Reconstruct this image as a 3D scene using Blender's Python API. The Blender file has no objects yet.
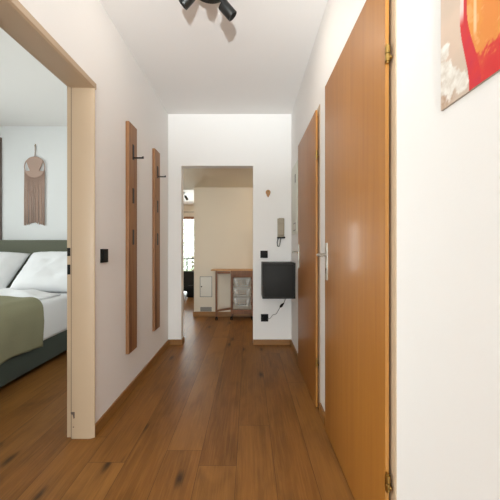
import bpy, bmesh, math, random
from mathutils import Vector, Matrix, noise
random.seed(7)
S = bpy.context.scene
COL = S.collection
PI = math.pi

# ------------------------------------------------------------------ mesh builder
class MB:
    def __init__(s): s.bm = bmesh.new()
    def box(s, x0, x1, y0, y1, z0, z1, bev=0.0, seg=2, rot=None, piv=None):
        r = bmesh.ops.create_cube(s.bm, size=1)
        vs = r['verts']
        bmesh.ops.scale(s.bm, vec=(abs(x1-x0), abs(y1-y0), abs(z1-z0)), verts=vs)
        bmesh.ops.translate(s.bm, vec=((x0+x1)/2, (y0+y1)/2, (z0+z1)/2), verts=vs)
        if bev > 0:
            es = list({e for v in vs for e in v.link_edges})
            rr = bmesh.ops.bevel(s.bm, geom=es, offset=bev, segments=seg, profile=0.7, affect='EDGES')
            vs = list({v for f in rr['faces'] for v in f.verts} | {v for v in vs if v.is_valid})
        if rot is not None:
            bmesh.ops.rotate(s.bm, cent=piv or ((x0+x1)/2, (y0+y1)/2, (z0+z1)/2), matrix=rot, verts=vs)
        return s
    def cone(s, p0, p1, r0, r1, n=24, caps=True, bev=0.0):
        p0 = Vector(p0); p1 = Vector(p1); d = p1-p0
        r = bmesh.ops.create_cone(s.bm, cap_ends=caps, segments=n, radius1=r0, radius2=r1, depth=d.length)
        q = Vector((0, 0, 1)).rotation_difference(d.normalized()).to_matrix().to_4x4()
        bmesh.ops.transform(s.bm, matrix=Matrix.Translation((p0+p1)/2) @ q, verts=r['verts'])
        if bev > 0:
            es = [e for e in {e for v in r['verts'] for e in v.link_edges} if any(len(f.verts) > 4 for f in e.link_faces)]
            bmesh.ops.bevel(s.bm, geom=es, offset=bev, segments=2, profile=0.7, affect='EDGES')
        return s
    def cyl(s, p0, p1, r, n=24, bev=0.0): return s.cone(p0, p1, r, r, n, True, bev)
    def tube(s, pts, r, n=8, closed=False):
        pts = [Vector(p) for p in pts]; rings = []; N = len(pts); up = None
        for i, p in enumerate(pts):
            a = pts[i-1] if (i > 0 or closed) else p
            b = pts[(i+1) % N] if (i < N-1 or closed) else p
            t = (b-a).normalized()
            if up is None:
                up = t.orthogonal().normalized()
            up = (up - t*up.dot(t)).normalized(); w = t.cross(up)
            rr = r[i] if isinstance(r, (list, tuple)) else r
            rings.append([s.bm.verts.new(p + (up*math.cos(2*PI*k/n)+w*math.sin(2*PI*k/n))*rr) for k in range(n)])
        m = N if closed else N-1
        for i in range(m):
            A, B = rings[i], rings[(i+1) % N]
            for k in range(n):
                s.bm.faces.new((A[k], A[(k+1) % n], B[(k+1) % n], B[k]))
        if not closed:
            s.bm.faces.new(rings[0][::-1]); s.bm.faces.new(rings[-1])
        return s
    def grid(s, fn, nu, nv):
        g = [[s.bm.verts.new(fn(i/nu, j/nv)) for j in range(nv+1)] for i in range(nu+1)]
        for i in range(nu):
            for j in range(nv):
                s.bm.faces.new((g[i][j], g[i+1][j], g[i+1][j+1], g[i][j+1]))
        return s
    def prism(s, pts, d):
        """closed polygon of 3D points extruded by vector d"""
        a = [s.bm.verts.new(p) for p in pts]; b = [s.bm.verts.new(Vector(p)+Vector(d)) for p in pts]
        n = len(pts)
        s.bm.faces.new(a); s.bm.faces.new(b[::-1])
        for i in range(n):
            s.bm.faces.new((a[i], b[i], b[(i+1) % n], a[(i+1) % n]))
        return s
    def build(s, name, mat, parent=None, smooth=None, origin=None):
        bmesh.ops.recalc_face_normals(s.bm, faces=s.bm.faces)
        if parent is not None:
            o0 = Vector(parent['_o'])
        else:
            if origin is None:
                c = [v.co for v in s.bm.verts]
                origin = ((min(v.x for v in c)+max(v.x for v in c))/2, (min(v.y for v in c)+max(v.y for v in c))/2, min(v.z for v in c))
            o0 = Vector(origin)
        bmesh.ops.translate(s.bm, vec=-o0, verts=s.bm.verts)
        me = bpy.data.meshes.new(name); s.bm.to_mesh(me); s.bm.free()
        if mat: me.materials.append(mat)
        if smooth is not None:
            for p in me.polygons: p.use_smooth = True
            if smooth < 180: me.set_sharp_from_angle(angle=math.radians(smooth))
        ob = bpy.data.objects.new(name, me); COL.objects.link(ob)
        ob['_o'] = tuple(o0)
        if parent is not None: ob.parent = parent
        else: ob.location = o0
        return ob

def empty(name, loc):
    o = bpy.data.objects.new(name, None); COL.objects.link(o); o.location = loc
    o.empty_display_size = 0.05
    o['_o'] = tuple(loc); return o
def tag(o, label, cat, group=None, kind=None):
    o['label'] = label; o['category'] = cat
    if group: o['group'] = group
    if kind: o['kind'] = kind
    return o
def struct(o, label=None):
    o['kind'] = 'structure'
    if label: o['label'] = label
    return o

# ------------------------------------------------------------------ materials
def srgb(h):
    h = h.lstrip('#'); c = [int(h[i:i+2], 16)/255 for i in (0, 2, 4)]
    return tuple((x/12.92 if x <= 0.04045 else ((x+0.055)/1.055)**2.4) for x in c)+(1,)
def newmat(name):
    m = bpy.data.materials.new(name); m.use_nodes = True
    nt = m.node_tree; b = nt.nodes['Principled BSDF']
    return m, nt, b
def noise_node(nt, scale, detail=3, vec=None, rough=0.5):
    n = nt.nodes.new('ShaderNodeTexNoise'); n.inputs['Scale'].default_value = scale
    n.inputs['Detail'].default_value = detail; n.inputs['Roughness'].default_value = rough
    if vec is not None: nt.links.new(vec, n.inputs['Vector'])
    return n
def coords(nt, scale=(1, 1, 1), rot=(0, 0, 0), geo=False):
    m = nt.nodes.new('ShaderNodeMapping'); m.inputs['Scale'].default_value = scale; m.inputs['Rotation'].default_value = rot
    if geo:
        g = nt.nodes.new('ShaderNodeNewGeometry'); nt.links.new(g.outputs['Position'], m.inputs['Vector'])
    else:
        t = nt.nodes.new('ShaderNodeTexCoord'); nt.links.new(t.outputs['Object'], m.inputs['Vector'])
    return m.outputs['Vector']
def mixcol(nt, fac, a, b):
    m = nt.nodes.new('ShaderNodeMix'); m.data_type = 'RGBA'
    for k, v in ((0, fac), (6, a), (7, b)):
        if hasattr(v, 'links'): nt.links.new(v, m.inputs[k])
        else: m.inputs[k].default_value = v
    return m.outputs[2]
def bump(nt, b, h, strength=0.2, dist=0.01):
    bp = nt.nodes.new('ShaderNodeBump'); bp.inputs['Strength'].default_value = strength; bp.inputs['Distance'].default_value = dist
    nt.links.new(h, bp.inputs['Height']); nt.links.new(bp.outputs[0], b.inputs['Normal'])
def plain(name, col, rough=0.6, metal=0, vary=0.06, nscale=20, bstr=0.0, coat=0, spec=0.5, bdist=0.002):
    m, nt, b = newmat(name)
    c = srgb(col); n = noise_node(nt, nscale, 4, coords(nt))
    a = tuple(x*(1-vary) for x in c[:3])+(1,); d = tuple(min(1, x*(1+vary)) for x in c[:3])+(1,)
    nt.links.new(mixcol(nt, n.outputs['Fac'], a, d), b.inputs['Base Color'])
    b.inputs['Roughness'].default_value = rough; b.inputs['Metallic'].default_value = metal
    b.inputs['Coat Weight'].default_value = coat; b.inputs['Specular IOR Level'].default_value = spec
    if bstr: bump(nt, b, n.outputs['Fac'], bstr, bdist)
    return m
def wood(name, c1, c2, scale=(30, 30, 1.2), rough=0.5, coat=0.0, coat_r=0.1, bstr=0.05, detail=6, c3=None):
    m, nt, b = newmat(name)
    v = coords(nt, scale); n = noise_node(nt, 1.0, detail, v, 0.6); n.inputs['Distortion'].default_value = 0.4
    r = nt.nodes.new('ShaderNodeValToRGB'); r.color_ramp.elements[0].position = 0.3; r.color_ramp.elements[1].position = 0.7
    r.color_ramp.elements[0].color = srgb(c1); r.color_ramp.elements[1].color = srgb(c2)
    nt.links.new(n.outputs['Fac'], r.inputs[0])
    out = r.outputs[0]
    if c3:
        n2 = noise_node(nt, 1.0, 3, coords(nt, tuple(s*0.25 for s in scale)), 0.5)
        r2 = nt.nodes.new('ShaderNodeValToRGB'); r2.color_ramp.elements[0].position = 0.52; r2.color_ramp.elements[1].position = 0.7
        nt.links.new(n2.outputs['Fac'], r2.inputs[0])
        out = mixcol(nt, r2.outputs[0], out, srgb(c3))
    nt.links.new(out, b.inputs['Base Color'])
    b.inputs['Roughness'].default_value = rough; b.inputs['Coat Weight'].default_value = coat; b.inputs['Coat Roughness'].default_value = coat_r
    if bstr: bump(nt, b, n.outputs['Fac'], bstr, 0.002)
    return m
def paint(name, col, rough=0.85):
    m, nt, b = newmat(name)
    n = noise_node(nt, 180, 2, coords(nt, geo=True)); n2 = noise_node(nt, 1.3, 3, coords(nt, geo=True))
    c = srgb(col); a = tuple(x*0.97 for x in c[:3])+(1,)
    nt.links.new(mixcol(nt, n2.outputs['Fac'], a, c), b.inputs['Base Color'])
    b.inputs['Roughness'].default_value = rough; b.inputs['Specular IOR Level'].default_value = 0.25
    bump(nt, b, n.outputs['Fac'], 0.12, 0.002)
    return m

M = {}
M['wall'] = paint('white_wall_paint', '#f3f0ed')
M['ceil'] = paint('white_ceiling_paint', '#f3f0ed')
M['bedwall'] = paint('cool_white_wall_paint', '#eeefef')
M['hallwall'] = paint('cream_wall_paint', '#e6dac8')
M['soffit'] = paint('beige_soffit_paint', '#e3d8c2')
M['frame'] = plain('beige_enamel', '#bfa78b', 0.42, vary=0.02, nscale=8)
M['steel'] = plain('brushed_steel', '#b0aba0', 0.38, 1.0, 0.05, 60)
M['brass'] = plain('aged_brass', '#a98a4e', 0.32, 1.0, 0.15, 60)
M['black'] = plain('black_plastic', '#0c0b0b', 0.6, vary=0.1, spec=0.25)
M['blackm'] = plain('black_satin_metal', '#1f1f1e', 0.38, 0.3, 0.1)
M['darkhole'] = plain('dark_recess', '#0b0a09', 0.9)
M['door'] = wood('beech_veneer', '#995f1f', '#a76d27', (26, 26, 1.1), 0.5, 0.14, 0.18, 0.02)
M['dooredge'] = wood('beech_lipping', '#a8712f', '#b57d3a', (26, 26, 1.1), 0.4, 0.2, 0.15, 0.02)
M['rackwood'] = wood('oiled_oak', '#835634', '#a67a50', (34, 34, 2.0), 0.55, 0, 0.1, 0.08, c3='#6e4529')
M['skirt'] = wood('oak_skirting', '#85592a', '#9a6b34', (6, 6, 30), 0.45, 0.2, 0.2, 0.03)
M['cart'] = wood('reddish_pine', '#6e4526', '#87583a', (30, 30, 2), 0.5, 0, 0.1, 0.03)
M['carttop'] = wood('pine_top', '#b98652', '#cc9c68', (3, 30, 30), 0.5, 0, 0.1, 0.03)
M['cabinet'] = plain('anthracite_lacquer', '#2a2825', 0.55, vary=0.03, spec=0.3)
M['cabinet_d'] = plain('anthracite_front', '#201e1b', 0.55, vary=0.03, spec=0.3)
M['intercom'] = plain('beige_plastic', '#a39680', 0.45, vary=0.03)
M['whitemetal'] = plain('white_enamel', '#e3ddd1', 0.4, vary=0.01)
M['panelwhite'] = plain('pale_grey_enamel', '#d9d9cc', 0.4, vary=0.01)
M['grille'] = plain('grey_aluminium', '#8b8680', 0.5, 0.5, 0.05)
M['basket'] = plain('white_plastic', '#dcdcd8', 0.4, vary=0.02)
M['sheet'] = plain('white_cotton', '#e9e9ea', 0.9, vary=0.02, nscale=6, bstr=0.15, spec=0.1, bdist=0.01)
M['headboard'] = plain('sage_velvet', '#6c6e60', 0.95, vary=0.06, nscale=120, bstr=0.2, spec=0.1)
M['base'] = plain('dark_sage_fabric', '#4f5650', 0.95, vary=0.08, nscale=150, bstr=0.25, spec=0.1)
M['blanket'] = plain('olive_knit', '#8c896f', 0.95, vary=0.1, nscale=160, bstr=0.4, spec=0.1)
M['macrame'] = plain('dusty_pink_cord', '#bda294', 0.95, vary=0.12, nscale=150, bstr=0.3, spec=0.05)
M['darkbrown'] = plain('dark_brown_frame', '#5f4f46', 0.55, vary=0.05)
M['sofa'] = plain('charcoal_fabric', '#3a3836', 0.95, vary=0.1, nscale=90, bstr=0.2, spec=0.1)
M['winframe'] = wood('brown_window_wood', '#8a5c3a', '#9c6c48', (20, 20, 2), 0.5)
M['leaf'] = plain('leaf_green', '#dfeadb', 0.8, vary=0.35, nscale=3)
M['bark'] = plain('bark', '#6a5544', 0.9, vary=0.2)
M['concrete'] = plain('concrete', '#b5b2ab', 0.85, vary=0.06, nscale=5)
M['canvas'] = None

def glass():
    m = bpy.data.materials.new('window_glass'); m.use_nodes = True; nt = m.node_tree; nt.nodes.clear()
    o = nt.nodes.new('ShaderNodeOutputMaterial'); mx = nt.nodes.new('ShaderNodeMixShader')
    t = nt.nodes.new('ShaderNodeBsdfTransparent'); g = nt.nodes.new('ShaderNodeBsdfGlossy'); g.inputs['Roughness'].default_value = 0.02
    f = nt.nodes.new('ShaderNodeFresnel'); f.inputs['IOR'].default_value = 1.45
    t.inputs['Color'].default_value = (0.93, 0.96, 0.95, 1)
    nt.links.new(f.outputs[0], mx.inputs[0]); nt.links.new(t.outputs[0], mx.inputs[1]); nt.links.new(g.outputs[0], mx.inputs[2]); nt.links.new(mx.outputs[0], o.inputs[0])
    return m
M['glass'] = glass()

def emit(name, col, st):
    m, nt, b = newmat(name); b.inputs['Emission Color'].default_value = srgb(col); b.inputs['Emission Strength'].default_value = st
    return m
M['lamp'] = emit('warm_led', '#ffe2b8', 12)

def floor_mat():
    m, nt, b = newmat('oak_plank_floor')
    N = nt.nodes; L = nt.links
    def math_(op, a, c=None):
        n = N.new('ShaderNodeMath'); n.operation = op
        for i, v in enumerate((a, c)):
            if v is None: continue
            if hasattr(v, 'links'): L.new(v, n.inputs[i])
            else: n.inputs[i].default_value = v
        return n.outputs[0]
    g = N.new('ShaderNodeNewGeometry'); sp = N.new('ShaderNodeSeparateXYZ'); L.new(g.outputs['Position'], sp.inputs[0])
    X, Y = sp.outputs[0], sp.outputs[1]
    v = math_('DIVIDE', math_('ADD', X, 0.245), 0.185); row = math_('FLOOR', v); fv = math_('FRACT', v)
    wr = N.new('ShaderNodeTexWhiteNoise'); wr.noise_dimensions = '1D'; L.new(row, wr.inputs['W'])
    u = math_('ADD', math_('DIVIDE', Y, 2.1), math_('MULTIPLY', wr.outputs['Value'], 7.3)); colm = math_('FLOOR', u); fu = math_('FRACT', u)
    cb = N.new('ShaderNodeCombineXYZ'); L.new(row, cb.inputs[0]); L.new(colm, cb.inputs[1])
    wn = N.new('ShaderNodeTexWhiteNoise'); wn.noise_dimensions = '2D'; L.new(cb.outputs[0], wn.inputs['Vector'])
    rnd = wn.outputs['Value']
    gc = N.new('ShaderNodeCombineXYZ'); L.new(math_('MULTIPLY', X, 1.0), gc.inputs[0]); L.new(Y, gc.inputs[1]); L.new(math_('MULTIPLY', rnd, 31.0), gc.inputs[2])
    def mp(sc):
        k = N.new('ShaderNodeMapping'); k.inputs['Scale'].default_value = sc; L.new(gc.outputs[0], k.inputs['Vector']); return k.outputs[0]
    n1 = noise_node(nt, 1, 5, mp((85, 3.2, 1)), 0.7); n1.inputs['Distortion'].default_value = 0.5
    n2 = noise_node(nt, 1, 4, mp((7, 1.6, 1)), 0.6); n2.inputs['Distortion'].default_value = 0.8
    base = N.new('ShaderNodeValToRGB')
    e = base.color_ramp.elements; e[0].position = 0.0; e[0].color = srgb('#7c4f23'); e[1].position = 1.0; e[1].color = srgb('#90612f')
    k = e.new(0.55); k.color = srgb('#865828')
    L.new(rnd, base.inputs[0])
    r2 = N.new('ShaderNodeValToRGB'); r2.color_ramp.elements[0].position = 0.42; r2.color_ramp.elements[1].position = 0.72
    L.new(n2.outputs['Fac'], r2.inputs[0])
    c = mixcol(nt, math_('MULTIPLY', r2.outputs[0], 0.5), base.outputs[0], srgb('#4c2e12'))
    r1 = N.new('ShaderNodeValToRGB'); r1.color_ramp.elements[0].position = 0.45; r1.color_ramp.elements[1].position = 0.7
    L.new(n1.outputs['Fac'], r1.inputs[0])
    c = mixcol(nt, math_('MULTIPLY', r1.outputs[0], 0.45), c, srgb('#a5733a'))
    # knots and cracks
    kc = N.new('ShaderNodeCombineXYZ'); L.new(math_('ADD', math_('MULTIPLY', X, 7.0), math_('MULTIPLY', rnd, 17.0)), kc.inputs[0]); L.new(math_('MULTIPLY', Y, 2.2), kc.inputs[1])
    vo = N.new('ShaderNodeTexVoronoi'); vo.voronoi_dimensions = '2D'; vo.feature = 'F1'; L.new(kc.outputs[0], vo.inputs['Vector']); vo.inputs['Scale'].default_value = 1.0
    kn = N.new('ShaderNodeValToRGB'); kn.color_ramp.elements[0].position = 0.03; kn.color_ramp.elements[0].color = (1, 1, 1, 1)
    kn.color_ramp.elements[1].position = 0.17; kn.color_ramp.elements[1].color = (0, 0, 0, 1)
    L.new(math_('ADD', vo.outputs['Distance'], math_('MULTIPLY', math_('SUBTRACT', n1.outputs['Fac'], 0.5), 0.18)), kn.inputs[0])
    cs = N.new('ShaderNodeSeparateColor'); L.new(vo.outputs['Color'], cs.inputs[0])
    pick = math_('GREATER_THAN', cs.outputs[0], 0.78)
    c = mixcol(nt, math_('MULTIPLY', math_('MULTIPLY', kn.outputs[0], pick), 0.85), c, srgb('#2a190d'))
    halo = N.new('ShaderNodeValToRGB'); halo.color_ramp.elements[0].position = 0.08; halo.color_ramp.elements[0].color = (1, 1, 1, 1)
    halo.color_ramp.elements[1].position = 0.42; halo.color_ramp.elements[1].color = (0, 0, 0, 1)
    L.new(math_('ADD', vo.outputs['Distance'], math_('MULTIPLY', math_('SUBTRACT', n1.outputs['Fac'], 0.5), 0.5)), halo.inputs[0])
    c = mixcol(nt, math_('MULTIPLY', math_('MULTIPLY', halo.outputs[0], pick), 0.25), c, srgb('#3d2410'))
    n4 = noise_node(nt, 1, 2, mp((48, 1.5, 1)), 0.5)
    r4 = N.new('ShaderNodeValToRGB'); r4.color_ramp.elements[0].position = 0.66; r4.color_ramp.elements[1].position = 0.73
    L.new(n4.outputs['Fac'], r4.inputs[0])
    c = mixcol(nt, math_('MULTIPLY', r4.outputs[0], 0.35), c, srgb('#38210f'))
    # joints
    ex = math_('MULTIPLY', math_('MINIMUM', fv, math_('SUBTRACT', 1.0, fv)), 0.185)
    eu = math_('MULTIPLY', math_('MINIMUM', fu, math_('SUBTRACT', 1.0, fu)), 2.1)
    jt = math_('LESS_THAN', math_('MINIMUM', ex, eu), 0.0011)
    c = mixcol(nt, math_('MULTIPLY', jt, 0.8), c, srgb('#3a2413'))
    L.new(c, b.inputs['Base Color'])
    rr = N.new('ShaderNodeMapRange'); rr.inputs['To Min'].default_value = 0.40; rr.inputs['To Max'].default_value = 0.52
    L.new(n1.outputs['Fac'], rr.inputs['Value']); L.new(rr.outputs[0], b.inputs['Roughness'])
    b.inputs['Specular IOR Level'].default_value = 0.22
    bump(nt, b, math_('SUBTRACT', n1.outputs['Fac'], jt), 0.12, 0.002)
    return m
M['floor'] = floor_mat()

# ------------------------------------------------------------------ dimensions
XL, XR = -0.88, 0.47          # corridor walls
D = 3.51                      # corridor end wall
ZC = 2.53
TOP = 1.964                   # opening head
BX = -1.02                    # bedroom side of the left wall
YW = 4.95                     # hall back wall

# ------------------------------------------------------------------ setting
struct(MB().box(-4.72, 2.22, -4.52, 11.2, -0.1, 0).build('floor', M['floor']))
struct(MB().box(-4.72, 2.22, -4.52, 11.12, ZC, ZC+0.1).build('ceiling', M['ceil']))
JY = 1.79
# left wall with the bedroom doorway
w = MB()
w.box(BX, XL, -0.74, 0.92, 0, ZC); w.box(BX, XL, 0.92, JY+0.016, TOP+0.025, ZC); w.box(BX, XL, JY+0.016, D, 0, ZC)
struct(w.build('wall_left', M['wall']))
# right wall with two door openings
w = MB()
w.box(XR, XR+0.12, -0.74, 1.075, 0, ZC); w.box(XR, XR+0.12, 1.075, 1.85, 1.985, ZC); w.box(XR, XR+0.12, 1.85, 2.155, 0, ZC)
w.box(XR, XR+0.12, 2.155, 2.87, 1.96, ZC); w.box(XR, XR+0.12, 2.87, D, 0, ZC)
struct(w.build('wall_right', M['wall']))
# far wall with frameless opening
T = 0.12
w = MB()
w.box(BX, -0.737, D, D+T, 0, ZC); w.box(-0.737, 0.05, D, D+T, TOP, ZC); w.box(0.05, 1.3, D, D+T, 0, ZC)
struct(w.build('wall_far', M['wall']))
# rear wall behind the viewer, with a glazed light
w = MB()
RY = -4.4
w.box(-2.3, -1.9, RY-0.12, RY, 0, ZC); w.box(1.7, 2.1, RY-0.12, RY, 0, ZC); w.box(-1.9, 1.7, RY-0.12, RY, 0, 0.5); w.box(-1.9, 1.7, RY-0.12, RY, 2.35, ZC)
struct(w.build('wall_rear', M['wall']))
struct(MB().box(-2.42, -2.3, RY, -0.62, 0, ZC).build('wall_rear_left', M['wall']))
struct(MB().box(2.1, 2.22, RY, -0.62, 0, ZC).build('wall_rear_right', M['wall']))
struct(MB().box(XR+0.12, 2.1, -0.74, -0.62, 0, ZC).build('wall_rear_front', M['wall']))
def window(name, axis, a0, a1, z0, z1, p, mat, t=0.05, mull=()):
    e = struct(empty(name, ((a0+a1)/2, p, z0) if axis == 'x' else (p, (a0+a1)/2, z0)))
    f = MB()
    def bx(m, u0, u1, v0, v1, d=0.03):
        if axis == 'x': m.box(u0, u1, p-d, p+d, v0, v1, 0.003)
        else: m.box(p-d, p+d, u0, u1, v0, v1, 0.003)
    bx(f, a0, a0+t, z0, z1); bx(f, a1-t, a1, z0, z1); bx(f, a0+t, a1-t, z0, z0+t); bx(f, a0+t, a1-t, z1-t, z1)
    for c in mull: bx(f, c-t/2, c+t/2, z0+t, z1-t)
    f.build('window_frame', mat, e)
    g = MB(); bx(g, a0+t, a1-t, z0+t, z1-t, 0.004); g.build('pane', M['glass'], e)
    return e
window('window_1', 'x', -1.9, 1.7, 0.5, 2.35, RY-0.06, M['whitemetal'], 0.06, (-0.1,))

# bedroom
struct(MB().box(-4.6, BX, 3.86, 3.98, 0, ZC).build('wall_bedroom_back', M['bedwall']))
struct(MB().box(-4.6, BX, -0.62, -0.5, 0, ZC).build('wall_bedroom_front', M['bedwall']))
w = MB()
w.box(-4.72, -4.6, -0.62, 0.6, 0, ZC); w.box(-4.72, -4.6, 0.6, 2.9, 0, 0.8); w.box(-4.72, -4.6, 0.6, 2.9, 2.3, ZC); w.box(-4.72, -4.6, 2.9, 11.12, 0, ZC)
struct(w.build('wall_bedroom_side', M['bedwall']))
window('window_2', 'y', 0.6, 2.9, 0.8, 2.3, -4.66, M['whitemetal'], 0.06, (1.75,))
# thin skin of cool white paint on the bedroom side of corridor wall is not visible; skip

# hall and living room beyond
w = MB(); w.box(-0.843, 1.3, YW, YW+0.12, 0, ZC); struct(w.build('wall_hall', M['hallwall']))
struct(MB().box(1.3, 1.42, D, 11.12, 0, ZC).build('wall_living_right', M['hallwall']))
w = MB(); w.box(-4.6, -3.6, 11, 11.12, 0, ZC); w.box(-3.6, -1.0, 11, 11.12, 2.12, ZC); w.box(-1.0, 1.3, 11, 11.12, 0, ZC)
struct(w.build('wall_living_end', M['hallwall']))
window('window_3', 'x', -3.6, -1.0, 0, 2.12, 11.06, M['winframe'], 0.09, (-2.3,))
s = MB(); s.box(BX, 1.3, D+T, YW, 1.993, ZC); s.box(-2.2, BX, 3.98, YW, 1.993, ZC); s.box(-2.2, -0.843, YW, 5.15, 1.993, ZC)
struct(s.build('ceiling_soffit', M['soffit']))

# skirting
def skirt(name, *boxes):
    m = MB()
    for b in boxes: m.box(*b, 0.003)
    return struct(m.build(name, M['skirt']))
SH, ST = 0.06, 0.013
skirt('baseboard_left', (XL, XL+ST, JY+0.018, D, 0, SH))
skirt('baseboard_far', (XL+ST, -0.737, D-ST, D, 0, SH), (-0.737, -0.737+ST, D-ST, D+T, 0, SH), (0.05, XR-ST, D-ST, D, 0, SH))
skirt('baseboard_right', (XR-ST, XR, 2.935, D, 0, SH), (XR-ST, XR, 1.93, 2.085, 0, SH), (XR-ST, XR, -0.74, 0.995, 0, SH))
skirt('baseboard_hall', (-0.843-ST, 1.3, YW-0.018, YW, 0, 0.075), (-0.843-ST, -0.843, YW, YW+0.12, 0, 0.075))
skirt('baseboard_bedroom', (-4.6, BX, 3.86-ST, 3.86, 0, SH))

# ------------------------------------------------------------------ bedroom doorway steel frame
fr = struct(empty('trim_1', (-0.95, JY, 0)), 'beige steel frame around the bedroom doorway')
f = MB(); PX = -0.866; NX = -0.887; RX = -0.990; SX = -1.023; zt = TOP
for (ya, sgn) in ((JY, 1), (0.93, -1)):
    # jamb section: reveal face, bevelled nose on the corridor side, back in the wall
    prof = [(RX, ya), (NX, ya), (PX, ya+sgn*0.012), (PX, ya+sgn*0.017), (XL-0.005, ya+sgn*0.017), (XL-0.005, ya+sgn*0.032), (RX, ya+sgn*0.032)]
    f.prism([(p[0], p[1], 0) for p in prof], (0, 0, zt+(0.026 if True else 0)))
    f.box(SX, RX-0.003, ya+sgn*0.014, ya+sgn*0.032, 0, zt+0.014, 0.001)
prof = [(RX, zt), (-0.874, zt), (PX, zt+0.007), (PX, zt+0.036), (XL-0.005, zt+0.036), (RX, zt+0.036)]
f.prism([(p[0], 0.90, p[1]) for p in prof], (0, JY+0.032-0.90, 0))
f.box(SX, RX, 0.90, JY+0.032, zt+0.014, zt+0.030, 0.001)
f.build('door_frame', M['frame'], fr, 40)
m = MB(); m.box(-0.9965, -0.9895, JY+0.006, JY+0.016, 0.004, zt+0.006); m.box(-0.9965, -0.9895, 0.93, JY+0.006, zt+0.006, zt+0.016)
m.build('groove_shade_strip', M['darkbrown'], fr)  # dark strip standing in for the shade inside the rebate groove
for z0, z1 in ((1.022, 1.068), (0.918, 0.974)):
    MB().box(-1.0215, -1.004, JY+0.012, JY+0.016, z0, z1, 0.001).build('strike_recess', M['darkhole'], fr)
MB().prism([(-0.994, JY-0.0012, 0.150), (-0.972, JY-0.0012, 0.150), (-0.972, JY-0.0012, 0.116), (-0.978, JY-0.0012, 0.112), (-0.982, JY-0.0012, 0.132), (-0.994, JY-0.0012, 0.142)], (0, 0.004, 0)).build('jamb_mark', M['darkbrown'], fr)  # small flat dark mark low on the jamb
MB().cyl((-0.979, JY-0.001, 0.066), (-0.979, JY+0.003, 0.066), 0.0035, 10).build('screw_hole', M['darkbrown'], fr)

# ------------------------------------------------------------------ right-hand doors
def door(name, y0, y1, ztop, hinges, label):
    d = struct(empty(name, (XR, (y0+y1)/2, 0)), label)
    f = MB(); fx = 0.4665; o = 0.033; i = 0.018
    # frame nose around the opening and lining into the wall
    f.box(fx, 0.56, y0-o, y0+i, 0, ztop+0.026, 0.003); f.box(fx, 0.56, y1-i, y1+o, 0, ztop+0.026, 0.003)
    f.box(fx, 0.56, y0+i, y1-i, ztop-i, ztop+0.026, 0.003)
    f.build('door_frame', M['frame'], d, 40)
    lf = MB(); lf.box(0.447, 0.4595, y0, y1, 0.008, ztop, 0.002); lf.box(0.4585, 0.487, y0+0.026, y1-0.026, 0.010, ztop-0.026)
    leaf = lf.build('door_leaf', M['door'], d, 40)
    MB().box(0.4478, 0.4592, y0-0.0012, y0+0.001, 0.009, ztop-0.001).build('edge_lipping', M['dooredge'], leaf)
    for z in hinges:
        h = MB()
        for k in (-0.024, 0.001):
            h.cyl((0.452, y0-0.009, z+k), (0.452, y0-0.009, z+k+0.023), 0.0085, 16, 0.001)
        h.cyl((0.452, y0-0.009, z+0.024), (0.452, y0-0.009, z+0.031), 0.0055, 12, 0.001)
        h.cyl((0.452, y0-0.009, z-0.031), (0.452, y0-0.009, z-0.024), 0.0055, 12, 0.001)
        h.cyl((0.452, y0-0.006, z+0.010), (0.452, y0+0.016, z+0.010), 0.005, 10)
        h.cyl((0.462, y0-0.018, z-0.014), (0.452, y0-0.009, z-0.014), 0.005, 10)
        h.build('hinge', M['brass'], d, 40)
    # handle: backplate, spindle neck, lever, keyhole
    py = y1-0.052
    hd = MB().box(0.4415, 0.448, py-0.017, py+0.017, 0.885, 1.096, 0.0025, 2).build('door_handle', M['steel'], d, 40)
    zl = 1.028
    pts = [(0.4425, py, zl), (0.418, py, zl), (0.404, py-0.001, zl), (0.396, py-0.006, zl), (0.392, py-0.016, zl), (0.391, py-0.04, zl), (0.392, py-0.08, zl-0.001), (0.394, py-0.112, zl-0.002)]
    l = MB().tube(pts, [0.0095, 0.0085, 0.0085, 0.009, 0.009, 0.0085, 0.008, 0.007], 14)
    l.cyl((0.4425, py, zl), (0.436, py, zl), 0.012, 20, 0.001)
    l.build('lever', M['steel'], hd, 50)
    k = MB().cyl((0.4420, py, 0.945), (0.4405, py, 0.945), 0.0085, 20); k.box(0.4407, 0.4415, py-0.003, py+0.003, 0.922, 0.945, 0)
    k.build('keyhole', M['darkhole'], hd)
    return d
door('door_1', 1.048, 1.873, 2.01, (1.700, 0.308), 'nearer beech veneer door with steel lever handle')
door('door_2', 2.130, 2.890, 1.985, (1.685, 0.308), 'farther beech veneer door with steel lever handle')

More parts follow.
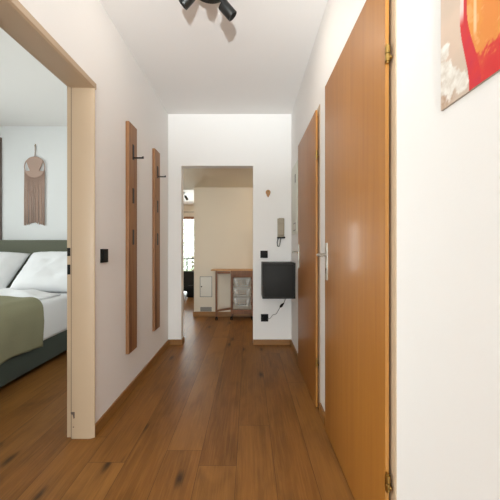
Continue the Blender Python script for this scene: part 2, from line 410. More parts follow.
# ------------------------------------------------------------------ coat racks
def coat_rack(y0, label):
    x0, x1 = XL, XL+0.025; y1 = y0+0.165
    t = tag(empty('coat_rack', (XL+0.0125, (y0+y1)/2, 0.305)), label, 'coat rack', 'wooden coat racks on the left wall')
    MB().box(x0, x1, y0, y1, 0.305, 1.976, 0.002).build('board', M['rackwood'], t, 40)
    yc = (y0+y1)/2
    for i, z in enumerate((1.775, 1.452, 1.146)):
        h = MB()
        h.box(x1-0.002, x1+0.004, yc-0.013, yc-0.008, z-0.056, z+0.056, 0.001)
        h.box(x1-0.002, x1+0.004, yc+0.008, yc+0.013, z-0.056, z+0.056, 0.001)
        h.box(x1-0.002, x1+0.004, yc-0.008, yc+0.008, z+0.05, z+0.056, 0.001)
        h.box(x1-0.002, x1+0.004, yc-0.008, yc+0.008, z-0.056, z-0.05, 0.001)
        h.box(x1-0.003, x1+0.0008, yc-0.008, yc+0.008, z-0.05, z+0.05)
        hk = h.build('hook', M['blackm'], t, 40)
        p = MB()
        if i == 0:
            p.box(x1+0.002, x1+0.078, yc-0.006, yc+0.006, z-0.047, z-0.037, 0.002)
            p.box(x1+0.068, x1+0.078, yc-0.006, yc+0.006, z-0.037, z-0.031, 0.002)
        else:
            p.box(x1+0.0009, x1+0.0042, yc-0.0065, yc+0.0065, z-0.047, z+0.03, 0.001)
        p.build('hook_arm', M['blackm'], hk, 40)
    return t
coat_rack(2.29, 'longer looking nearer upright oak board with black fold-out hooks')
coat_rack(2.926, 'farther upright oak board with black hooks, beside the hall opening')

# ------------------------------------------------------------------ switches and sockets
def plate(name, cx, cz, y, w, kind, label, cat, axis='y', cy=0, group=None):
    """square black wall plate; axis 'y': on the far wall facing -y, axis 'x': on the left wall facing +x"""
    loc = (cx, y, cz-w/2) if axis == 'y' else (XL, cy, cz-w/2)
    t = tag(empty(name, loc), label, cat, group)
    def bx(m, u0, u1, d0, d1, v0, v1, b=0.0015):
        if axis == 'y': m.box(cx+u0, cx+u1, y-d1, y-d0, cz+v0, cz+v1, b)
        else: m.box(XL+d0, XL+d1, cy+u0, cy+u1, cz+v0, cz+v1, b)
    h = w/2
    m = MB()
    if kind == 'switch':
        bx(m, -h, h, 0, 0.012, -h, h, 0.002); m.build('cover_plate', M['black'], t, 40)
        m = MB(); bx(m, -h*0.72, h*0.72, 0.011, 0.017, -h*0.72, h*0.72, 0.002); m.build('rocker', M['black'], t, 40)
    else:
        n = 28
        bx(m, -h, -h*0.58, 0, 0.012, -h, h, 0.001); bx(m, h*0.58, h, 0, 0.012, -h, h, 0.001)
        bx(m, -h*0.58, h*0.58, 0, 0.012, h*0.58, h, 0.001); bx(m, -h*0.58, h*0.58, 0, 0.012, -h, -h*0.58, 0.001)
        m.build('cover_plate', M['black'], t, 40)
        m = MB(); bx(m, -h*0.58, h*0.58, 0.0, 0.004, -h*0.58, h*0.58, 0.0)
        m.build('socket_well', M['darkhole'], t)
    return t
plate('light_switch', 0, 1.020, 0, 0.082, 'switch', 'black light switch beside the bedroom doorway', 'switch', 'x', 1.94)
plate('light_switch', 0.170, 0.993, D, 0.080, 'switch', 'square black switch just above the wall cabinet', 'switch')
plate('wall_socket', 0.176, 0.298, D, 0.080, 'socket', 'square black wall socket below the wall cabinet', 'socket')

# power cord
pc = tag(empty('power_cord', (0.20, D-0.03, 0.29)), 'thin black cord from the socket up to the wall cabinet', 'cord')
import mathutils
def spline(P, n=10):
    P = [Vector(p) for p in P]; out = []
    Q = [P[0]]+P+[P[-1]]
    for i in range(1, len(Q)-2):
        for k in range(n):
            t = k/n; a, b, c, d = Q[i-1], Q[i], Q[i+1], Q[i+2]
            out.append(0.5*((2*b)+(c-a)*t+(2*a-5*b+4*c-d)*t*t+(3*b-a-3*c+d)*t*t*t))
    out.append(P[-1]); return out
MB().tube(spline([(0.205, D-0.040, 0.292), (0.235, D-0.035, 0.300), (0.265, D-0.03, 0.335), (0.300, D-0.03, 0.345), (0.325, D-0.03, 0.385), (0.345, D-0.03, 0.420)]), 0.0028, 8).build('cable', M['grille'], pc, 180)
MB().tube(spline([(0.382, D-0.045, 0.465), (0.392, D-0.07, 0.50), (0.400, D-0.11, 0.53), (0.400, D-0.12, 0.5535)]), 0.0028, 8).build('cable', M['grille'], pc, 180)
pl = MB(); pl.cyl((0.176, D-0.0045, 0.298), (0.176, D-0.040, 0.298), 0.0205, 20, 0.003); pl.tube([(0.176, D-0.032, 0.298), (0.205, D-0.040, 0.292)], [0.011, 0.006], 12)
pl.build('plug', M['black'], pc, 40)
d = Vector((0.382-0.345, -0.015, 0.045))
a = Vector((0.345, D-0.03, 0.420)); b = a+d
c = MB(); c.tube([a-d*0.05, a+d*0.2, a+d*0.55, a+d*0.6, b], [0.007, 0.014, 0.014, 0.011, 0.006], 14)
c.build('connector', M['black'], pc, 40)

# ------------------------------------------------------------------ wall cabinet
cb = tag(empty('wall_cabinet', (0.305, D-0.155, 0.553)), 'square anthracite cabinet hung on the far wall corner', 'cabinet')
cy = 3.20
m = MB(); x0, x1, z0, z1 = 0.140, XR, 0.555, 0.913
m.box(x0, x0+0.014, cy, D, z0, z1, 0.001); m.box(x1-0.014, x1, cy, D, z0, z1, 0.001)
m.box(x0+0.014, x1-0.014, cy, D, z0, z0+0.014, 0.001); m.box(x0+0.014, x1-0.014, cy, D, z1-0.014, z1, 0.001)
m.box(x0+0.014, x1-0.014, D-0.012, D, z0+0.014, z1-0.014)
m.build('body', M['cabinet'], cb)
MB().box(x0+0.016, x1-0.016, cy+0.005, cy+0.020, z0+0.016, z1-0.016, 0.0015).build('door', M['cabinet_d'], cb, 40)

# ------------------------------------------------------------------ intercom handset on far wall
ic = tag(empty('intercom_phone', (0.354, D-0.02, 1.17)), 'beige intercom handset on a black cradle with curly cord', 'intercom')
m = MB(); m.box(0.316, 0.392, D-0.014, D, 1.182, 1.385, 0.004); m.build('wall_unit', M['intercom'], ic, 40)
m = MB()
hs = [(0.355, D-0.030, 1.39), (0.355, D-0.040, 1.375), (0.355, D-0.034, 1.34), (0.355, D-0.032, 1.27), (0.355, D-0.036, 1.21), (0.355, D-0.030, 1.195)]
m.box(0.328, 0.384, D-0.040, D-0.022, 1.20, 1.388, 0.008, 3); m.box(0.330, 0.382, D-0.050, D-0.030, 1.335, 1.386, 0.008, 3); m.box(0.330, 0.382, D-0.050, D-0.030, 1.205, 1.252, 0.008, 3)
m.box(0.335, 0.377, D-0.03, D-0.013, 1.345, 1.375); m.box(0.335, 0.377, D-0.03, D-0.013, 1.21, 1.24)
m.build('handset', M['intercom'], ic, 40)
m = MB(); m.box(0.312, 0.396, D-0.030, D-0.0, 1.166, 1.183, 0.004); m.cyl((0.388, D-0.03, 1.176), (0.388, D-0.045, 1.176), 0.011, 14, 0.002); m.build('cradle_base', M['black'], ic, 40)
pts = []
path = spline([(0.326, D-0.02, 1.168), (0.314, D-0.025, 1.13), (0.318, D-0.025, 1.085), (0.334, D-0.025, 1.082), (0.346, D-0.025, 1.13), (0.352, D-0.02, 1.168)], 24)
for i, p in enumerate(path):
    a = i*1.35; pts.append(p+Vector((math.cos(a)*0.005, math.sin(a)*0.005, 0)))
MB().tube(pts, 0.0022, 6).build('curly_cord', M['black'], ic, 180)

# small wooden peg
pg = tag(empty('wall_peg', (0.215, D, 1.62)), 'tiny pale wooden wall hook shaped like a drop, above the intercom', 'hook')
m = MB()
prof = []
for i in range(24):
    a = 2*PI*i/24; r = 0.027
    prof.append((0.215+r*math.sin(a)*(1.0 if math.cos(a) > 0 else 1-0.45*abs(math.cos(a))), D, 1.672+math.cos(a)*r*(1.0 if math.cos(a) > 0 else 2.0)))
m.prism(prof, (0, -0.010, 0)); m.build('back', M['dooredge'], pg, 40)
MB().cyl((0.215, D-0.009, 1.672), (0.215, D-0.040, 1.680), 0.006, 14, 0.002).build('peg', M['brass'], pg, 40)

# electrical panel on right wall
ep = tag(empty('fuse_box', (XR, 3.22, 1.2)), 'pale flush fuse box on right wall between farther door and corner', 'fuse box')
MB().box(XR-0.007, XR, 3.03, 3.42, 1.20, 1.90, 0.003).build('box_frame', M['panelwhite'], ep, 40)
MB().box(XR-0.013, XR-0.006, 3.05, 3.40, 1.22, 1.88, 0.003).build('door', M['panelwhite'], ep, 40)
MB().box(XR-0.017, XR-0.012, 3.10, 3.14, 1.70, 1.78, 0.002).build('latch', M['grille'], ep)
m = MB(); m.box(XR-0.0145, XR-0.0125, 3.10, 3.25, 1.235, 1.31, 0.0); m.build('label_frame', M['grille'], ep)
MB().box(XR-0.0155, XR-0.0140, 3.108, 3.242, 1.243, 1.302, 0.0).build('label_card', M['whitemetal'], ep)

# ------------------------------------------------------------------ ceiling spotlight fixture
def spot_head(parent, base, tip, r=0.031, lit=False):
    base = Vector(base); tip = Vector(tip); ax = (tip-base).normalized()
    m = MB(); m.cyl(base, tip-ax*0.0, r, 32, 0.002)
    h = m.build('lamp_head', M['blackm'], parent, 40)
    MB().cyl(tip-ax*0.001, tip+ax*0.0012, r*0.8, 24).build('lamp_lens', M['lamp'] if lit else M['darkhole'], h)
    return h
sp = tag(empty('ceiling_spotlight', (-0.213, 1.765, ZC)), 'black round ceiling lamp with swivelling cylindrical spotlight heads', 'ceiling lamp')
MB().cyl((-0.213, 1.782, ZC-0.028), (-0.213, 1.782, ZC), 0.10, 48, 0.003).build('canopy', M['blackm'], sp, 40)
heads = [((-0.146, 1.79, 2.430), (-0.088, 1.80, 2.370)), ((-0.310, 1.79, 2.492), (-0.370, 1.80, 2.434)), ((-0.213, 1.69, 2.440), (-0.200, 1.62, 2.385))]
roots = [(-0.165, 1.80, ZC-0.027), (-0.262, 1.80, ZC-0.027), (-0.213, 1.715, ZC-0.027)]
for (hb, ht), rt in zip(heads, roots):
    h = spot_head(sp, hb, ht)
    hb_ = Vector(hb); ax = (Vector(ht)-hb_).normalized()
    MB().tube([rt, Vector(rt)-Vector((0, 0, 0.022)), hb_+ax*0.012], 0.006, 10).build('arm', M['blackm'], sp, 180)
    MB().cyl(Vector(rt)-Vector((0, 0, 0.03)), Vector(rt)+Vector((0, 0, 0.002)), 0.012, 16, 0.002).build('swivel', M['blackm'], sp, 40)

sp2 = tag(empty('ceiling_spotlight', (-1.75, 8.6, ZC)), 'small black spotlight on living room ceiling, seen through the far opening', 'ceiling lamp')
MB().cyl((-1.75, 8.6, ZC-0.02), (-1.75, 8.6, ZC), 0.05, 32, 0.003).build('canopy', M['blackm'], sp2, 40)
for hb, ht in (((-1.82, 8.58, 2.46), (-1.90, 8.55, 2.40)), ((-1.70, 8.60, 2.44), (-1.66, 8.68, 2.36))):
    spot_head(sp2, hb, ht, 0.032)
    MB().tube([(-1.75, 8.6, ZC-0.024), Vector(hb)+(Vector(ht)-Vector(hb))*0.15], 0.008, 8).build('arm', M['blackm'], sp2, 180)

# ------------------------------------------------------------------ painting on right wall
def canvas_mat():
    m, nt, b = newmat('printed_canvas'); a = nt.nodes.new('ShaderNodeVertexColor'); a.layer_name = 'art'
    n = noise_node(nt, 400, 2, coords(nt))
    nt.links.new(mixcol(nt, 0.0, a.outputs['Color'], (1, 1, 1, 1)), b.inputs['Base Color'])
    b.inputs['Roughness'].default_value = 0.6; bump(nt, b, n.outputs['Fac'], 0.08, 0.001)
    return m
def mixc(a, b, t): t = max(0, min(1, t)); return tuple(x+(y-x)*t for x, y in zip(a, b))
def sstep(a, b, x): t = max(0, min(1, (x-a)/(b-a))); return t*t*(3-2*t)
def art(u, v):
    nz = noise.fractal(Vector((u*45, v*45, 0)), 0.8, 2.0, 5); n2 = noise.fractal(Vector((u*9+5, v*9, 2)), 1.0, 2.0, 3)
    peach = srgb('#d9c0ac')[:3]; grey = srgb('#c2b3a2')[:3]; white = srgb('#f3eee6')[:3]
    red = srgb('#d42a2a')[:3]; org = srgb('#e5963f')[:3]; deep = srgb('#c81f3a')[:3]; pale = srgb('#f6d3a8')[:3]
    c = mixc(peach, grey, 0.35+0.6*n2)
    # blossoms
    bl = 0.0
    for (bu, bv, br) in ((0.012, 0.13, 0.022), (0.006, 0.10, 0.02), (0.02, 0.085, 0.024), (0.035, 0.06, 0.028), (0.055, 0.045, 0.026), (0.075, 0.03, 0.024), (0.012, 0.05, 0.022), (0.03, 0.03, 0.02), (0.4, 0.05, 0.05), (0.45, 0.1, 0.05), (0.48, 0.18, 0.04), (0.02, 0.5, 0.04), (0.06, 0.55, 0.05)):
        d = math.hypot(u-bu, v-bv)/br + nz*0.35
        bl = max(bl, 1-sstep(0.75, 1.05, d))
    c = mixc(c, mixc(white, grey, 0.35+0.5*nz), bl)
    if v < 0.035: c = mixc(c, srgb('#b08a6e')[:3], 0.8*sstep(0.0, 0.9, 1-math.hypot(u-0.028, v-0.010)/0.026+nz*0.8))
    # vessel
    cu = 0.255
    hw = 0.155+0.030*sstep(0, 0.17, v)-0.07*sstep(0.19, 0.42, v)+0.09*sstep(0.42, 0.60, v)
    e = hw-abs(u-cu)
    if e > 0 and v < 0.60:
        up = sstep(0.052, 0.072, v+nz*0.030-0.006*math.cos((u-0.165)*55)*(1 if u < 0.2 else 0.3)+0.004)*sstep(0.012, 0.03, e+v*0.05)
        body = mixc(red, org, up)
        body = mixc(body, mixc(org, red, 0.5), 0.35*sstep(0.0, 0.6, n2+0.2+0.4*nz)); body = mixc(body, srgb('#f4b878')[:3], 0.45*sstep(0.1, 0.5, nz-n2)*up)
        if e < 0.022+0.012*(1-sstep(0, .2, v)): body = mixc(red, deep, 0.35+0.5*nz)
        if e < 0.012 and v > 0.15: body = mixc(red, white, sstep(0.15, 0.19, v)*0.75)
        body = mixc(body, pale, 0.75*(1-sstep(0.002, 0.006, abs(u-0.117)))*sstep(0.10, 0.12, v)) if abs(u-0.117) < 0.006 else body
        # curl highlight
        r = math.hypot(u-0.143, v-0.205)
        if abs(r-0.013) < 0.0028 and not (u > 0.146 and v > 0.203): body = pale
        c = body
    return c+(1,)
PY1 = 0.773; PW, PH = 0.50, 0.70; PZ = 1.4015
mb = MB(); nu, nv = 290, 406
mb.grid(lambda a, b_: (XR-0.0055, PY1-a*PW, PZ+b_*PH), nu, nv)
pn = tag(empty('painting', (XR, PY1-PW/2, PZ)), 'canvas picture of red and orange vessel with white blossoms on right wall', 'painting')
cv = mb.build('picture_face', canvas_mat(), pn)
at = cv.data.color_attributes.new('art', 'FLOAT_COLOR', 'POINT')
for i, vtx in enumerate(cv.data.vertices):
    at.data[i].color = art((PY1-(vtx.co.y+pn['_o'][1])), (vtx.co.z+pn['_o'][2])-PZ)
MB().box(XR-0.0052, XR, PY1-PW, PY1, PZ, PZ+PH, 0.0).build('stretcher', plain('canvas_edge', '#b9aa9b', 0.8), pn)

# ------------------------------------------------------------------ hall: folding trolley table, hatch, grille
ct = tag(empty('folding_trolley', (-0.2, 4.8, 0)), 'brown wooden drop-leaf trolley table on casters with white baskets', 'trolley')
cf, cbk = 4.70, 4.92
MB().box(-0.275, 0.068, cf-0.005, cbk, 0.722, 0.738, 0.003).build('tabletop', M['carttop'], ct, 40)
MB().box(-0.567, -0.277, cf+0.0, cbk, 0.722, 0.738, 0.003).build('drop_leaf', M['carttop'], ct, 40)
m = MB(); m.box(-0.262, 0.050, cf+0.004, cf+0.018, 0.625, 0.722, 0.002); m.build('apron', M['cart'], ct, 40)
for x in (-0.275, 0.030):
    for y in (cf, cbk-0.03):
        MB().box(x, x+0.026, y, y+0.026, 0.055, 0.722, 0.003).build('leg', M['cart'], ct, 40)
m = MB(); m.box(0.032, 0.050, cf+0.026, cbk-0.03, 0.09, 0.72); m.build('side_panel', M['cart'], ct)
m = MB(); m.box(-0.249, 0.030, cf+0.003, cbk-0.01, 0.085, 0.103, 0.002); m.build('shelf', M['cart'], ct)
m = MB(); m.box(-0.249, 0.030, cf+0.002, cf+0.018, 0.103, 0.150, 0.002); m.build('bottom_rail', M['cart'], ct)
# swing gate leg on the left
g = MB(); g.box(-0.496, -0.466, cf-0.03, cf-0.004, 0.055, 0.722, 0.003); g.box(-0.466, -0.277, cf+0.0, cf+0.018, 0.680, 0.716, 0.002)
g.prism([(-0.466, cf-0.022, 0.128), (-0.277, cf+0.01, 0.150), (-0.277, cf+0.01, 0.178), (-0.466, cf-0.022, 0.156)], (0, 0.016, 0))
g.build('gate_leg', M['cart'], ct, 40)
for (x, y) in ((-0.479, cf-0.017), (-0.262, cf+0.013), (0.043, cf+0.013), (-0.262, cbk-0.017), (0.043, cbk-0.017)):
    c = MB(); c.cyl((x, y, 0.030), (x, y, 0.056), 0.006, 10); c.box(x-0.013, x+0.013, y-0.010, y+0.010, 0.036, 0.046, 0.002)
    c.cyl((x-0.016, y, 0.023), (x-0.004, y, 0.023), 0.023, 20, 0.002); c.cyl((x+0.004, y, 0.023), (x+0.016, y, 0.023), 0.023, 20, 0.002)
    c.build('caster', M['black'], ct, 40)
for zr in (0.22, 0.36, 0.50, 0.60):
    for x in (-0.246, 0.022):
        MB().box(x, x+0.008, cf+0.02, cbk-0.03, zr, zr+0.012).build('runner', M['cart'], ct)
# baskets stand on the runners
labs = ['white slatted plastic basket, topmost of the three in the trolley', 'white slatted plastic basket, middle one in the trolley', 'white slatted plastic basket, lowest in the trolley']
for zb, lb in zip((0.49, 0.345, 0.20), labs):
    ya, yb = cf+0.022, cbk-0.04
    bt = tag(empty('basket', (-0.11, 4.8, zb)), lb, 'basket', 'white baskets in the trolley')
    xa, xb = -0.232, 0.016; h = 0.115
    m = MB(); zt_ = zb+h
    m.box(xa-0.004, xb+0.004, ya, ya+0.006, zt_-0.012, zt_, 0.001); m.box(xa-0.004, xb+0.004, yb-0.006, yb, zt_-0.012, zt_, 0.001)
    m.box(xa-0.004, xa+0.004, ya, yb, zt_-0.012, zt_); m.box(xb-0.004, xb+0.004, ya, yb, zt_-0.012, zt_)
    m.build('rim', M['basket'], bt)
    m = MB(); m.box(xa+0.03, xb-0.03, ya+0.006, yb-0.006, zb, zb+0.005)
    m.box(xa+0.03, xb-0.03, ya+0.003, ya+0.007, zb, zb+0.012)
    for sx, sg in ((xa, 1), (xb, -1)):
        m.prism([(sx, ya+0.003, zt_-0.01), (sx+sg*0.045, ya+0.003, zt_-0.01), (sx+sg*0.062, ya+0.003, zb+0.004), (sx+sg*0.028, ya+0.003, zb+0.004)], (0, 0.003, 0))
    for k in range(5):
        x = xa+0.055+(xb-xa-0.11)*k/4; xt = x; xbm = x
        for yy in (ya+0.004, yb-0.004):
            m.tube([(xt, yy, zt_-0.008), (xbm, yy, zb+0.004)], 0.0028, 6)
    for k in range(1, 3):
        z = zb+h*k/3; s_ = 0.03*(1-k/3)
        m.tube([(xa+s_, ya+0.004, z), (xb-s_, ya+0.004, z)], 0.003, 6); m.tube([(xa+s_, yb-0.004, z), (xb-s_, yb-0.004, z)], 0.003, 6)
    m.build('slats', M['basket'], bt, 180)
SHIFT = 0.012
for o in bpy.data.objects:
    if o.parent is None and (o.name.startswith('folding_trolley') or o.name.startswith('basket')): o.location.x += SHIFT
hp = tag(empty('access_hatch', (-0.657, YW, 0.306)), 'white enamel access hatch low on the hall wall, left of trolley', 'hatch')
MB().box(-0.752, -0.562, YW-0.006, YW, 0.300, 0.618, 0.002).build('hatch_gap_ring', M['grille'], hp, 40)  # grey ring colours in the shadow gap around the hatch door
MB().box(-0.743, -0.571, YW-0.013, YW-0.0055, 0.309, 0.609, 0.003).build('door', M['whitemetal'], hp, 40)
MB().cyl((-0.725, YW-0.012, 0.462), (-0.725, YW-0.019, 0.462), 0.010, 16).build('lock', M['black'], hp)
gr = tag(empty('air_vent', (-0.657, YW, 0.077)), 'grey rectangular air vent just above the hall skirting', 'vent')
MB().box(-0.745, -0.570, YW-0.006, YW, 0.077, 0.145, 0.001).build('vent_frame', M['grille'], gr)
m = MB()
for k in range(5): m.box(-0.738, -0.577, YW-0.010, YW-0.005, 0.083+k*0.012, 0.090+k*0.012)
m.build('louvres', M['grille'], gr)

# living room sofa and curtain rail, balcony
sf = tag(empty('sofa', (-1.85, 7.4, 0)), 'charcoal grey sofa in the living room beyond the hall', 'sofa')
MB().box(-2.7, -1.0, 7.0, 7.16, 0.10, 0.54, 0.03, 3).build('backrest', M['sofa'], sf, 60)
MB().box(-2.7, -1.0, 7.16, 7.85, 0.10, 0.34, 0.03, 3).build('seat', M['sofa'], sf, 60)
for x in (-2.7, -1.16): MB().box(x, x+0.16, 7.1, 7.85, 0.10, 0.45, 0.03, 3).build('armrest', M['sofa'], sf, 60)
for x in (-2.6, -1.12):
    for y in (7.06, 7.75): MB().cyl((x, y, 0), (x, y, 0.11), 0.02, 12).build('leg', M['black'], sf, 40)
bg = tag(MB().box(-1.31, -1.12, 6.78, 6.96, 0, 0.25, 0.04, 3).build('floor_bag', M['black'], None, 60), 'small black bag on the floor against the sofa', 'bag')
cr = tag(empty('curtain_rail', (-2.3, 10.93, 2.26)), 'slim rail on the wall above the balcony window', 'curtain rail')
MB().cyl((-3.7, 10.93, 2.27), (-0.95, 10.93, 2.27), 0.010, 10).build('rail', M['grille'], cr, 40)
for x in (-3.5, -2.3, -1.1): MB().box(x-0.01, x+0.01, 10.925, 11.0, 2.255, 2.285).build('bracket', M['grille'], cr)
struct(MB().box(-4.6, 1.3, 11.2, 12.6, -0.1, 0).build('floor_balcony', M['concrete']))
rl = tag(empty('balcony_railing', (-2.0, 12.5, 0)), 'dark metal balcony railing outside the far window', 'railing')
MB().box(-4.5, 1.2, 12.47, 12.53, 0.60, 0.64, 0.004).build('top_rail', M['cabinet'], rl)
for k in range(12):
    x = -4.4+k*0.5; MB().box(x-0.02, x+0.02, 12.48, 12.52, 0, 0.60).build('post', M['cabinet'], rl)
struct(MB().box(-30, 20, 12.6, 60, -3.1, -3.0).build('ground', plain('grass_ground', '#8a9a70', 0.95, vary=0.2, nscale=1)))
def tree(x, y, h, r, label):
    t = tag(empty('tree', (x, y, -3.0)), label, 'tree', 'trees outside the living room')
    MB().tube([(x, y, -3.0), (x+0.05, y, -1), (x, y, h-r)], [0.18, 0.14, 0.08], 10).build('trunk', M['bark'], t, 180)
    m = MB(); rs = random.Random(int(x*10)+int(y))
    for k in range(1100):
        z = rs.uniform(-1, 1); a = rs.uniform(0, 2*PI); q = math.sqrt(1-z*z); R = r*rs.uniform(0.55, 1.0)
        p = Vector((x+R*q*math.cos(a), y+R*q*math.sin(a), h-r*0.4+R*z*1.25)); L = rs.uniform(0.10, 0.22)
        d1 = Vector((rs.uniform(-1, 1), rs.uniform(-1, 1), rs.uniform(-1, 1))).normalized()*L; d2 = d1.orthogonal().normalized()*L*0.5
        vs = [m.bm.verts.new(p+e) for e in (d1, d2, -d1, -d2)]; m.bm.faces.new(vs)
    m.build('foliage', M['leaf'], t)
tree(-3.3, 19.0, 2.6, 2.0, 'leafy tree outside the far window, nearer the glass')
tree(-5.6, 23.0, 4.0, 2.6, 'leafy tree outside the far window, farther behind')

# ------------------------------------------------------------------ bedroom furniture
bed = tag(empty('bed', (-2.65, 2.7, 0)), 'double bed with sage green upholstered headboard and base', 'bed')
BXR, BXL = -1.79, -3.55
MB().box(BXL, BXR-0.012, 1.62, 3.72, 0.045, 0.30, 0.02, 3).build('bed_base', M['base'], bed, 60)
MB().box(BXL-0.03, BXR+0.02, 3.72, 3.835, 0.03, 1.155, 0.015, 3).build('headboard', M['headboard'], bed, 60)
for x in (BXL+0.15, BXR-0.2):
    for y in (1.8, 3.5): MB().cyl((x, y, 0), (x, y, 0.05), 0.03, 16).build('leg', M['black'], bed, 40)
def soft(name, x0, x1, y0, y1, z0, z1, amp, mat, parent, r=0.07, seed=0, n=(44, 52), freq=3.0):
    m = MB(); m.box(x0, x1, y0, y1, z0, z1, r, 4)
    bmesh.ops.subdivide_edges(m.bm, edges=[e for e in m.bm.edges if e.calc_length() > 0.12], cuts=24, use_grid_fill=True)
    for v in m.bm.verts:
        p = v.co; k = noise.fractal(Vector((p.x*freq+seed, p.y*freq, p.z*freq)), 1.0, 2.0, 3)
        w_ = sstep(z0, z1, p.z); v.co.z += k*amp*w_; v.co.x += k*amp*0.4
    return m.build(name, mat, parent, 180)
soft('mattress', BXL+0.02, BXR, 1.64, 3.70, 0.245, 0.60, 0.008, M['sheet'], bed, 0.05, 1)

# pillows: leaning on the headboard
def pillow(cx, label, rz=0.0, seed=0):
    W, H, TH = 0.72, 0.56, 0.20
    m = MB()
    n = 26
    def pt(a, b_, sgn):
        u = a*2-1; v = b_*2-1
        e = max(0.0, (1-abs(u)**3.2))**0.5*max(0.0, (1-abs(v)**3.2))**0.5
        pin = 1-0.045*(1-abs(v)**2)*abs(u)**2; pin2 = 1-0.05*(1-abs(u)**2)*abs(v)**2
        z = sgn*e*TH/2+0.022*noise.fractal(Vector((u*2.2+seed, v*2.2, sgn)), 1, 2, 3)*e
        return Vector((u*W/2*pin, v*H/2*pin2, z))
    m.grid(lambda a, b_: pt(a, b_, 1), n, n); m.grid(lambda a, b_: pt(a, b_, -1), n, n)
    bmesh.ops.remove_doubles(m.bm, verts=m.bm.verts, dist=0.0008)
    # lean: local y runs up the slope
    ang = math.radians(44)
    R = Matrix.Rotation(rz, 3, 'Y') @ Matrix.Rotation(0, 3, 'Z')
    L = Matrix.Rotation(ang, 3, 'X')
    for v in m.bm.verts: v.co = L @ v.co
    for v in m.bm.verts: v.co = Matrix.Rotation(rz, 3, 'Y') @ v.co + Vector((cx, 3.44, 0.815))
    o = m.build('pillow', M['sheet'], None, 180)
    return tag(o, label, 'pillow', 'white pillows on the bed')
pillow(-2.085, 'white pillow at the doorway side of the bed', 0.0, 3)
pillow(-2.845, 'white pillow farther from the doorway, partly cut by frame', 0.03, 9)

# duvet: soft white slab with a folded top edge
def duvet_z(x, y):
    e = sstep(BXR-0.02, BXR-0.30, x)
    return 0.602+0.036*e + 0.026*noise.fractal(Vector((x*4, y*4, 1)), 1, 2, 4)*e
m = MB()
nx, ny = 60, 60
def dv(a, b_):
    x = -3.45+a*(BXR-0.06+3.45); y = 1.68+b_*(3.16-1.68)
    y += 0.06*math.sin(x*5.0)*b_*b_
    edge = min(1, (1-a)/0.10)*min(1, (1-b_)/0.05)*min(1, b_/0.05)*min(1, a/0.1)
    h = duvet_z(x, y)
    fold = 0.030*math.exp(-((y-(3.00+0.25*(x+2.1)))/0.05)**2) + 0.018*math.exp(-((y-(2.9-0.35*(x+2.0)))/0.035)**2)
    return Vector((x, y, 0.602+(h-0.602+fold)*math.sqrt(max(0, edge))))
m.grid(dv, nx, ny)
m2 = m
dz = m.build('duvet', M['sheet'], None, 180)
md = dz.modifiers.new('thick', 'SOLIDIFY'); md.thickness = 0.012; md.offset = 1
tag(dz, 'crumpled white duvet lying over the mattress, below the pillows', 'duvet')

# olive blanket draped over the bed edge
def bl(a, b_):
    y = 1.60+b_*(2.74-1.60)
    Ltop = 1.45; R_ = 0.095; drop = 0.30; tot = Ltop+R_*PI/2+drop; s_ = a*tot
    xe = BXR+0.012
    wob = 0.010*math.sin(y*9+1.0)+0.006*math.sin(y*23)
    if s_ < Ltop:
        x = xe-R_-(Ltop-s_); z = duvet_z(x, y)+0.022
        k = sstep(Ltop-0.35, Ltop, s_)
        z = z*(1-k)+(0.626)*k
    elif s_ < Ltop+R_*PI/2:
        t = (s_-Ltop)/R_; x = xe-R_+math.sin(t)*R_; z = 0.626-R_*(1-math.cos(t))
    else:
        q = s_-Ltop-R_*PI/2; x = xe+wob*min(1, q/0.15)+0.010*min(1, q/0.1); z = 0.626-R_-q+0.012*math.sin(y*6)*(q/drop)
    yy = y+0.012*math.sin(s_*9)*b_
    n = 0.005*noise.fractal(Vector((s_*6, y*6, 4)), 1, 2, 3)
    return Vector((x+abs(n)*0.8, yy, z+n+0.004))
m = MB(); m.grid(bl, 110, 60)
bk = m.build('blanket', M['blanket'], None, 180)
md = bk.modifiers.new('thick', 'SOLIDIFY'); md.thickness = 0.012; md.offset = 1
tag(bk, 'olive green throw blanket draped over the side of the bed', 'blanket')

# macrame wall hanging
YB = 3.86
mc = tag(empty('macrame_hanging', (-2.57, YB-0.01, 1.36)), 'dusty pink macrame ring with long fringe on bedroom wall', 'wall hanging')
cx, cz, rr = -2.572, 2.035, 0.122
MB().tube([(cx+rr*math.cos(2*PI*k/48), YB-0.012, cz+rr*math.sin(2*PI*k/48)) for k in range(48)], 0.0055, 8, True).build('ring', M['macrame'], mc, 180)
m = MB(); pts = []
